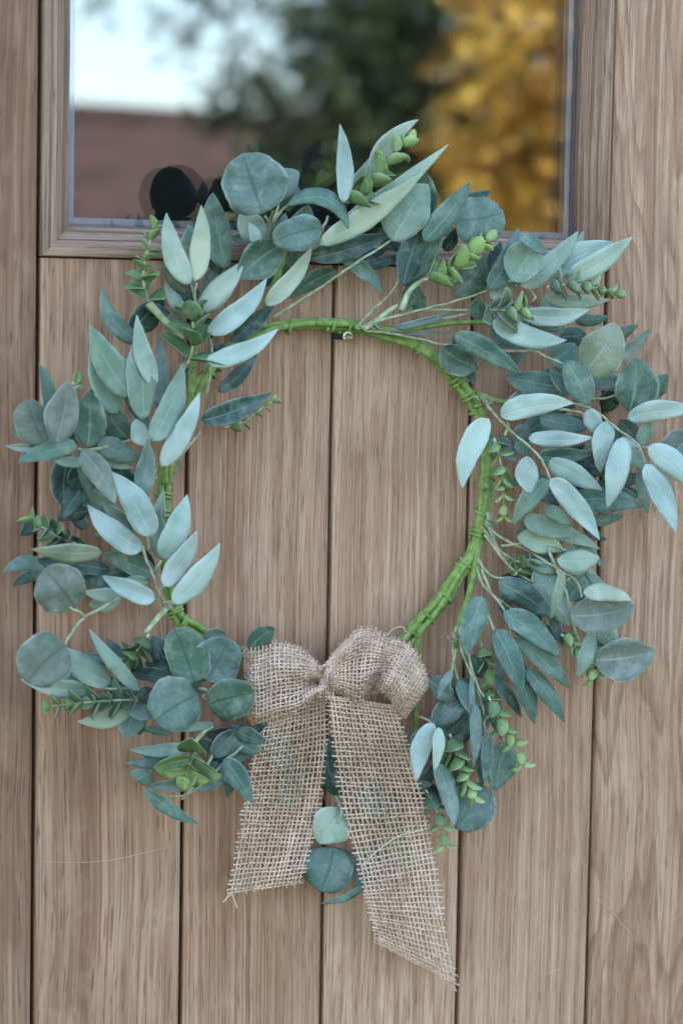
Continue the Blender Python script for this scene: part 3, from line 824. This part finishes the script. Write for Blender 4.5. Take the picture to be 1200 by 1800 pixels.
# ---- small-leaved sprigs: opposite pairs of little round leaves clasping a stem
def sprig(path, n, r0, r1, c0, c1, turn=.6, tip=True, spread=.62, sr=2.6):
    c = cr(path, 8); pp = [P(x, y, h) for x, y, h in c]
    mb = MB(); mb.tube(pp, [sr*.00045*(1-.5*i/len(pp)) for i in range(len(pp))], 6)
    st = mb.build('sprig_stem', M_STEM, wreath, True, pp[0])
    L0, L1 = PAL[c0], PAL[c1]
    n = n if n < 2 else int(n*1.5+.5)
    for k in range(n):
        u = (k+.5)/n if n > 1 else .5
        x = u*(len(pp)-1); i = min(int(x), len(pp)-2); pos = pp[i].lerp(pp[i+1], x-i); d = (pp[i+1]-pp[i]).normalized()
        a = Vector((0, -1, 0)); a = (a-d*a.dot(d)).normalized(); bb = d.cross(a)
        ang = turn + k*math.pi/2 + random.uniform(-.25, .25)
        rr = 1.02*(r0+(r1*.8-r0)*u)*.00045*random.uniform(.85, 1.2)
        for sgn in (0, math.pi):
            s = a*math.cos(ang+sgn)+bb*math.sin(ang+sgn)
            sp = spread+random.uniform(-.45, .35); kk = random.uniform(-.15, .4)
            ax = (s*math.cos(sp)+d*math.sin(sp)).normalized(); nn = (d*math.cos(sp)-s*math.sin(sp)).normalized(); sd = ax.cross(nn)
            v = []; f = []; uv = []; NS, NT = 7, 4
            for p in range(NS+1):
                q = p/NS; hw = max(.04, 1.55*q**.5*(1-q)**.62*1.05 if 0 < q < 1 else .04)
                for j in range(NT+1):
                    t = 2*j/NT-1
                    v.append(pos + ax*(rr*2*q*.98+.0006) + sd*(t*hw*rr*1.02) + nn*(rr*(.06*(t*hw)**2 + .46*abs(t*hw) + kk*(q-.2)**2 - .03))); uv.append((q, (t+1)/2))
            for p in range(NS):
                for j in range(NT):
                    e = p*(NT+1)+j; f.append((e, e+1, e+NT+2, e+NT+1))
            for vv in v:
                if vv.y > -.002: vv.y = -.002
            o = mesh_obj('sprig_leaf', v, f, M_LEAF, st, True, uv, pos)
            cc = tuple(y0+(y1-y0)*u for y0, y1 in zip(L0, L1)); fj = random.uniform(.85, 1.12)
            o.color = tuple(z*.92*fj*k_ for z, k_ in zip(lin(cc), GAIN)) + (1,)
            md = o.modifiers.new('thickness', 'SOLIDIFY'); md.thickness = .00035; md.offset = 0
SP = [
    ([(262, 530, 46), (252, 490, 52), (258, 445, 52), (272, 398, 50)], 5, 21, 12, 'v', 'm', .3),
    ([(330, 640, 54), (340, 605, 60), (340, 570, 64), (338, 545, 62)], 3, 30, 20, 'v', 'v', .9),
    ([(602, 355, 64), (640, 335, 72), (672, 300, 76), (700, 262, 74), (720, 245, 70)], 5, 23, 13, 'v', 'n', .5),
    ([(745, 492, 54), (785, 478, 62), (820, 448, 66), (858, 420, 64)], 5, 26, 14, 'm', 'n', .8),
    ([(855, 545, 58), (880, 545, 70), (905, 548, 76), (920, 545, 78)], 4, 24, 18, 's', 'n', .4),
    ([(960, 505, 62), (1000, 500, 70), (1040, 505, 74), (1085, 515, 70)], 6, 19, 12, 's', 'm', .3),
    ([(868, 770, 50), (880, 820, 52), (884, 865, 50), (886, 910, 46)], 5, 17, 12, 'm', 'n', .7),
    ([(905, 1010, 36), (915, 1000, 38), (935, 985, 40)], 2, 16, 12, 'v', 'v', .5),
    ([(985, 1115, 40), (1005, 1130, 46), (1030, 1165, 50), (1045, 1190, 48)], 4, 15, 15, 'm', 'n', .5),
    ([(845, 1130, 22), (852, 1165, 24), (862, 1200, 24), (860, 1230, 22)], 4, 18, 14, 'm', 'm', .4),
    ([(790, 1290, 40), (802, 1330, 46), (815, 1365, 50), (832, 1400, 50)], 5, 20, 16, 'v', 'n', .5),
    ([(858, 1225, 50), (876, 1262, 54), (898, 1300, 54), (920, 1345, 50)], 5, 19, 13, 'v', 'n', .7),
    ([(748, 1388, 34), (765, 1420, 38), (776, 1455, 40), (782, 1488, 38)], 4, 19, 14, 'g', 'n', .4),
    ([(132, 955, 44), (105, 945, 48), (80, 930, 50), (58, 916, 48)], 4, 19, 16, 'g', 'm', .6),
    ([(240, 1230, 62), (190, 1232, 66), (140, 1236, 68), (85, 1242, 66)], 6, 20, 13, 'g', 'm', .3),
    ([(262, 1115, 50), (248, 1135, 54), (232, 1155, 54), (218, 1175, 50)], 3, 20, 16, 'v', 'v', .6),
    ([(345, 1318, 58), (338, 1335, 66), (332, 1352, 72), (326, 1366, 76)], 3, 34, 18, 'v', 'n', .6),
    ([(395, 752, 16), (430, 740, 18), (462, 716, 20), (482, 704, 22)], 3, 13, 9, 'm', 'n', .4),
    ([(128, 672, 40), (134, 676, 46), (140, 668, 50)], 1, 13, 11, 'm', 'm', .4),
]
for a in SP: sprig(*a)

# ------------------------------------------------------------------ the burlap bow
bow = empty('burlap_bow', P(570, 1195, 10), 'loosely woven natural burlap bow with two long frayed tails tied on the wreath', 'bow')
def weave(S, nu, nv, name, r=.00085, fray=.05, seed=1, u0=0.0, u1=1.0, gaps=()):
    """S(u,v)->world point; nv warp threads run along u, nu weft threads across"""
    rnd = random.Random(seed); mb = MB(); e = 1e-3
    def nrm(u, v):
        a = S(u+e, v)-S(u-e, v); c = S(u, v+e)-S(u, v-e); n = a.cross(c)
        if n.length < 1e-14: return Vector((0, -1, 0))
        n.normalize(); return n if n.y < 0 else -n
    us = [u0+(u1-u0)*(j+.5+rnd.uniform(-.13, .13))/nu for j in range(nu)]
    vs = [(i+.5+rnd.uniform(-.12, .12))/nv for i in range(nv)]
    amp = r*.85
    for i, v in enumerate(vs):
        pts = []; ref = []; ns = nu*2; ph = rnd.uniform(0, 6); a0 = u0-fray*rnd.uniform(0, .6)*(u1-u0)/nu*10; a1 = u1+fray*rnd.uniform(-.2, 1)*(u1-u0)/nu*10
        for k in range(ns+1):
            u = a0+(a1-a0)*k/ns; vv = v+.10/nv*math.sin(ph+k*.21)+.05/nv*noise.noise(Vector((k*.4, i*3, seed)))
            n = nrm(u, vv); s = math.sin(math.pi*((u-u0)/(u1-u0)*nu)+math.pi*i); pts.append(S(u, vv)+n*amp*s); ref.append(n)
        rr = [r*(1+.28*noise.noise(Vector((k*.31, i*5.1, seed*3)))) for k in range(ns+1)]
        mb.tube(pts, rr, 5, ref, .72)
    for j, u in enumerate(us):
        pts = []; ref = []; ns = nv*2; ph = rnd.uniform(0, 6); b0 = -fray*rnd.uniform(.1, 1.0); b1 = 1+fray*rnd.uniform(.1, 1.0)
        for k in range(ns+1):
            v = b0+(b1-b0)*k/ns; uu = u+.10*(u1-u0)/nu*math.sin(ph+k*.3)
            n = nrm(uu, v); s = -math.sin(math.pi*(v*nv)+math.pi*j); pts.append(S(uu, v)+n*amp*s); ref.append(n)
        rr = [r*(1+.28*noise.noise(Vector((k*.31, j*5.1, seed*7)))) for k in range(ns+1)]
        mb.tube(pts, rr, 5, ref, .72)
    # loose fibres
    for q in range(int(nu*nv*.35)):
        edge = rnd.random() < .45
        u = rnd.uniform(u0, u1); v = rnd.choice((-.02, 1.02)) if edge else rnd.random()
        n = nrm(u, min(1, max(0, v))); p = S(u, v); d = Vector((rnd.uniform(-1, 1), rnd.uniform(-.5, .2), rnd.uniform(-1, 1))).normalized(); l = rnd.uniform(.002, .006)
        k1 = p+n*.001+d*l*.5+n*rnd.uniform(0, .001); k2 = p+d*l+n*rnd.uniform(-.001, .002)
        mb.tube([p, k1, k2], [.00016, .00013, .00007], 3, None, 1.0, False)
    for vv in mb.v:
        if vv.y > -.0015: vv.y = -.0015
    return mb.build(name, M_JUTE, bow, True)
def sheet(left, right, hfun, n=10):
    a, c = cr(left, n), cr(right, n)
    def S(u, v):
        p, q = at(a, u), at(c, u)
        if u < 0: p = tuple(x+(x-y)*(-u)*1 for x, y in zip(at(a, 0), at(a, .99))); p = at(a, 0); 
        e = u-1 if u > 1 else (u if u < 0 else 0)
        x = p[0]+(q[0]-p[0])*v; y = p[1]+(q[1]-p[1])*v
        if e:
            g0, g1 = (at(a, .9), at(a, 1.0)) if e > 0 else (at(a, 0), at(a, .1))
            x += (g1[0]-g0[0])*10*e; y += (g1[1]-g0[1])*10*e
        return P(x, y, hfun(u, v))
    return S
# tails
TL = sheet([(462, 1250), (447, 1320), (433, 1400), (421, 1480), (402, 1572)], [(572, 1222), (573, 1300), (562, 1400), (546, 1480), (527, 1554)],
           lambda u, v: 34-10*u+8*math.sin(v*5.5+u*4)*(1-u*.3)+4*math.sin(u*9)+1.6*math.sin(v*13+u*7))
weave(TL, 42, 18, 'tail', .00082, .05, 3)
TRt = sheet([(577, 1222), (588, 1310), (602, 1410), (630, 1520), (650, 1600), (668, 1662)], [(692, 1240), (716, 1315), (744, 1410), (760, 1500), (778, 1610), (800, 1732)],
            lambda u, v: 38-10*u+8*math.sin(v*5+1+u*3)*(1-u*.3)+4.5*math.sin(u*8+1)+1.6*math.sin(v*12+u*9))
weave(TRt, 56, 18, 'tail', .00082, .05, 4)
# trailing threads at the corners
mb = MB()
for pts in ([(404, 1570, 22), (398, 1580, 22), (392, 1586, 21)], [(408, 1572, 22), (414, 1588, 22), (417, 1596, 21)], [(796, 1722, 26), (798, 1735, 25), (801, 1742, 24)], [(664, 1655, 26), (658, 1640, 26), (660, 1660, 25)], [(636, 1524, 33), (660, 1498, 36), (700, 1470, 36), (740, 1460, 36), (756, 1454, 34)], [(680, 1118, 40), (690, 1106, 42), (706, 1102, 42), (714, 1112, 40)]):
    c = cr(pts, 6); mb.tube([P(*q) for q in c], .0006, 5)
mb.build('loose_thread', M_JUTE, bow)
# loops: out from the knot in front, round the end, back behind
def loop(top, bot, hf, hb, depth):
    a, c = cr(top, 10), cr(bot, 10)
    def S(u, v):
        if u <= 1:
            p, q = at(a, max(u, 0)), at(c, max(u, 0)); h = hf(max(u, 0), v)
            turn = max(0, (u-.82)/.18); h = h*(1-turn**2)+(.5*(hf(1, v)+hb(1, v)))*turn**2
            k = 1.0
        else:
            w_ = 2-u; p, q = at(a, w_), at(c, w_); h = hb(w_, v)
            turn = max(0, (w_-.82)/.18); h = h*(1-turn**2)+(.5*(hf(1, v)+hb(1, v)))*turn**2
            k = depth
        mx, my = (p[0]+q[0])/2, (p[1]+q[1])/2
        p = (mx+(p[0]-mx)*k, my+(p[1]-my)*k); q = (mx+(q[0]-mx)*k, my+(q[1]-my)*k)
        return P(p[0]+(q[0]-p[0])*v, p[1]+(q[1]-p[1])*v, h)
    return S
def cz(u, v, s): return noise.noise(Vector((u*4.2+s, v*2.8+s, s)))+.5*noise.noise(Vector((u*8+s, v*6, s+5)))
LL = loop([(569, 1180), (545, 1154), (518, 1140), (483, 1135), (450, 1143), (428, 1146)], [(571, 1212), (552, 1226), (524, 1250), (486, 1262), (452, 1272), (436, 1258)],
          lambda u, v: 42 + 17*math.sin(math.pi*min(1, max(0, v)))**.6*math.sin(math.pi*(.10+.66*u)) - 19*math.exp(-((v-.66+.12*u)/.13)**2)*max(0, 1-u*1.35)*min(1, u*8) + 8*math.exp(-((v-.9)/.12)**2)*(1-u) + 6.5*cz(u, v, 1.3)*min(1, u*4),
          lambda u, v: 20 + 5*math.sin(v*4)+4*cz(u, v, 7), 1.10)
weave(LL, 46, 18, 'loop', .00076, .05, 5, 0.02, 2.0)
RL = loop([(571, 1168), (600, 1134), (640, 1106), (682, 1122), (720, 1136), (742, 1170), (752, 1206)], [(573, 1210), (600, 1222), (630, 1241), (654, 1216), (678, 1216), (696, 1246), (712, 1262)],
          lambda u, v: 44 + 18*math.sin(math.pi*min(1, max(0, v)))**.6*math.sin(math.pi*(.10+.66*u)) - 24*math.exp(-((u-.46-.16*(1-v))/.085)**2)*max(0, v-.05)**.5 + 9*math.exp(-((u-.64)/.10)**2)*v + 7*math.cos(8*v+.4)*(1-u)**1.3*min(1, u*6) + 7*cz(u, v, 4.1)*min(1, u*4),
          lambda u, v: 22 + 6*math.sin(v*4+1)+4*cz(u, v, 9), 1.06)
weave(RL, 60, 20, 'loop', .00076, .05, 6, 0.02, 2.0)
KN = sheet([(559, 1172), (562, 1192), (556, 1228)], [(582, 1166), (581, 1194), (590, 1230)], lambda u, v: 40+4*math.sin(u*9+v*6)+13*math.sqrt(max(0, 1-(2*min(1, max(0, v))-1)**2))+2*math.sin(v*14))
weave(KN, 8, 9, 'knot', .0008, .06, 8)
# ------------------------------------------------------------------ what the window pane mirrors: garden behind the camera
def ground_material():
    m, n, b = newmat('lawn_ground'); tc = N(n, 'ShaderNodeTexCoord')
    t = N(n, 'ShaderNodeTexNoise', i_Scale=1.4, i_Detail=8.0); n.links.new(tc.outputs['Object'], t.inputs['Vector'])
    n.links.new(mix(n, ramp(n, t.outputs[0], [(.35, G(0)), (.65, G(1))]), (.05, .07, .03), (.10, .115, .06)), b.inputs['Base Color']); b.inputs['Roughness'].default_value = .9
    return m
g = mesh_obj('ground', [Vector((-400, -400, 0)), Vector((400, -400, 0)), Vector((400, 400, 0)), Vector((-400, 400, 0))], [(0, 1, 2, 3)], ground_material(), None, False); g['kind'] = 'structure'
def foliage(name, a, c, tl=.3, third=None):
    m, n, b = newmat(name); gm = N(n, 'ShaderNodeNewGeometry')
    col = mix(n, gm.outputs['Random Per Island'], a, c) if third is None else ramp(n, gm.outputs['Random Per Island'], [(0, third), (.3, a), (1, c)]); n.links.new(col, b.inputs['Base Color']); b.inputs['Roughness'].default_value = .6
    tc = N(n, 'ShaderNodeTexCoord'); no = N(n, 'ShaderNodeTexNoise', i_Scale=3.2, i_Detail=2.0); n.links.new(tc.outputs['Object'], no.inputs['Vector'])
    col = mix(n, ramp(n, no.outputs[0], [(.38, G(0)), (.6, G(1))]), mix(n, 1.0, col, (.66, .50, .40) if third else (.5, .5, .5), 'MULTIPLY'), mix(n, 1.0, col, (1.25, 1.2, 1.0), 'MULTIPLY')); n.links.new(col, b.inputs['Base Color'])
    tr = N(n, 'ShaderNodeBsdfTranslucent'); n.links.new(col, tr.inputs[0]); mx = N(n, 'ShaderNodeMixShader', i_Fac=tl); out = n.nodes['Material Output']
    n.links.new(b.outputs[0], mx.inputs[1]); n.links.new(tr.outputs[0], mx.inputs[2]); n.links.new(mx.outputs[0], out.inputs[0]); return m
M_DK = foliage('dark_green_foliage', (.014, .030, .012), (.055, .092, .030), .18)
M_GR = foliage('mid_green_foliage', (.04, .085, .02), (.10, .17, .04))
M_YE = foliage('autumn_yellow_foliage', (.42, .24, .035), (.74, .60, .17), .3, (.10, .11, .025))
M_BARK = plain('grey_bark', (.10, .075, .055), .9, 0, .4, 12)
def crown(lobes, nleaf, size, seed):
    rnd = random.Random(seed); v = []; f = []; tot = sum(r[1]**3*r[2] for r in lobes)
    for (c, r, dens) in lobes:
        for k in range(int(nleaf*r**3*dens/tot)):
            d = Vector((rnd.gauss(0, 1), rnd.gauss(0, 1), rnd.gauss(0, 1))).normalized()*r*(rnd.random()**.42)
            if noise.noise((c+d)*2.6/max(.4, r)+Vector((seed, 0, 0))) < -.12: continue
            p = c+d; s = size*rnd.uniform(.6, 1.3); a = Vector((rnd.gauss(0, 1), rnd.gauss(0, 1), rnd.gauss(0, .7))).normalized(); t = a.orthogonal().normalized()
            t = (t*math.cos(k)+a.cross(t)*math.sin(k)); b = len(v)
            v += [p, p+a*s*.5+t*s*.32, p+a*s, p+a*s*.5-t*s*.32]; f.append((b, b+1, b+2, b+3))
    return v, f
def tree(name, label, foot, lobes, nleaf, size, mat, seed, trunk=.13):
    e = empty(name, foot, label, 'tree' if 'tree' in name else 'shrub')
    v, f = crown(lobes, nleaf, size, seed); mesh_obj('crown', v, f, mat, e, False)
    mb = MB(); big = max(lobes, key=lambda l: l[1])[0]
    path = [foot, foot.lerp(big, .5)+Vector((.08, .05, 0)), big]; c = [Vector(q) for q in cr([tuple(p) for p in path], 6)]
    mb.tube(c, [trunk*(1-.6*i/len(c)) for i in range(len(c))], 10)
    for (q, r, dn) in lobes:
        if q is big: continue
        st = c[len(c)*2//3]; md = st.lerp(q, .5)+Vector((0, 0, -.05)); mb.tube([st, md, q], [trunk*.10, trunk*.05, trunk*.02], 6)
    mb.build('trunk', M_BARK, e, True)
def G0(p): return Vector((p.x, p.y, 0))
c0 = MIR(1010, 60, 11.5)
tree('dark_tree', 'tall dark green tree mirrored in the middle of the window pane', G0(c0),
     [(c0, 1.25, .8), (MIR(720, 100, 11.3), .62, 2.2), (MIR(650, 60, 11.2), .42, 2.2), (MIR(640, 230, 11.3), .5, 2.4), (MIR(600, 330, 11.4), .5, 2.0), (MIR(540, 110, 11.1), .24, 1.8), (MIR(510, 40, 11.1), .26, 2.2), (MIR(430, 190, 11.0), .26, 2.6), (MIR(370, 200, 11.0), .17, 2.4), (MIR(420, 110, 11.0), .16, 1.6), (MIR(330, 130, 11.0), .10, .7), (MIR(480, 140, 11.1), .2, 2.2), (MIR(310, 70, 11.0), .17, 1.7), (MIR(390, 15, 11.0), .24, 2.0), (MIR(260, 20, 11.0), .1, .7), (MIR(180, 5, 11.0), .14, 1.3), (MIR(500, 230, 11.1), .22, 1.0), (c0+Vector((0, 0, 1.3)), 1.1, .6), (MIR(1000, 350, 11.8), .9, .9)], 34000, .075, M_DK, 3)
c1 = MIR(1300, 140, 8.6)
tree('autumn_tree', 'yellow and orange autumn tree mirrored at the right of the window pane', G0(c1),
     [(c1, 1.05, 1.0), (MIR(880, 60, 8.4), .34, 1.0), (MIR(860, 260, 8.4), .30, 1.3), (MIR(840, 340, 8.3), .2, 1.3), (MIR(930, 190, 8.5), .36, 1.0), (MIR(900, 400, 8.5), .36, .9), (MIR(1000, 300, 8.6), .45, .8)], 11000, .085, M_YE, 5, .09)
c2 = MIR(640, 560, 10.5)
tree('garden_shrub', 'bright green garden shrub mirrored low in the window pane behind the leaves', G0(c2),
     [(c2, .75, 1.0), (MIR(560, 400, 10.2), .34, 1.0), (MIR(620, 300, 10.2), .22, .5), (MIR(470, 340, 10.3), .26, 1.0), (MIR(440, 470, 10.4), .45, .9), (MIR(560, 520, 10.4), .5, .7)], 9000, .08, M_GR, 8, .06)

# house with a red tiled roof
M_TILE = plain('red_clay_tile', (.078, .046, .042), .8, 0, .35, 3)
M_BRICK = plain('pale_render', (.45, .40, .34), .85, 0, .15, 4)
ra = MIR(-250, 206, 22); rb = MIR(720, 214, 24)
xd = Vector((rb.x-ra.x, rb.y-ra.y, 0)); Lh = xd.length; xd.normalize(); zr = .5*(ra.z+rb.z)
nd = Vector((-xd.y, xd.x, 0)); nd = nd if nd.y > 0 else -nd     # towards the door
mid = (ra+rb)*.5; mid.z = 0; mid -= xd*1.0
house = empty('tiled_house', mid, 'house with a red clay tile roof mirrored at the left of the window pane', 'house')
HL = Lh/2+3.0; DEP = 4.2; ZE = zr-2.9
mb = MB(); v = []
for s in (-1, 1):
    for q, z in ((DEP, 0), (DEP, ZE), (0, zr-.12), (-DEP, ZE), (-DEP, 0)): v.append(mid+xd*(HL-.25)*s+nd*(q*.94)+Vector((0, 0, z)))
mb.v = v; mb.f = [(0, 1, 2, 3, 4), (9, 8, 7, 6, 5), (0, 5, 6, 1), (4, 3, 8, 9)]
mb.build('wall', M_BRICK, house, False)
for side in (1, -1):
    v = []; f = []; nx = 340; ny = 22
    for j in range(ny+1):
        for lip in ((0,) if j == 0 else (1, 0)):
            q = j/ny
            for i in range(nx+1):
                x = -HL+2*HL*i/nx
                z = zr+(ZE-.15-zr)*q + .035*math.cos(2*math.pi*i/4) + (.028 if lip else 0.0)
                v.append(mid+xd*x+nd*(side*DEP*1.05*q)+Vector((0, 0, z)))
    rows = len(v)//(nx+1)
    for j in range(rows-1):
        for i in range(nx):
            a = j*(nx+1)+i; f.append((a, a+1, a+nx+2, a+nx+1))
    o = mesh_obj('roof', v, f, M_TILE, house, True)
mb = MB(); mb.tube([mid-xd*HL+Vector((0, 0, zr+.02)), mid+xd*HL+Vector((0, 0, zr+.02))], .12, 10); mb.build('ridge_tiles', M_TILE, house)

# unseen front wall round the door, added to keep the doorstep in shade
M_WALL = plain('brown_brick', (.22, .13, .095), .9, 0, .3, 9)
mb = MB(); mb.box((-4.5, .03, -.05), (PX[1]-.004, .30, 3.6)); mb.box((PX[9]+.004, .03, -.05), (4.5, .30, 3.6)); mb.box((PX[1]-.0035, .03, DOOR_T+.004), (PX[9]+.0035, .30, 3.6))
hw_ = mb.build('unseen_house_wall', M_WALL, None, False); hw_['kind'] = 'structure'
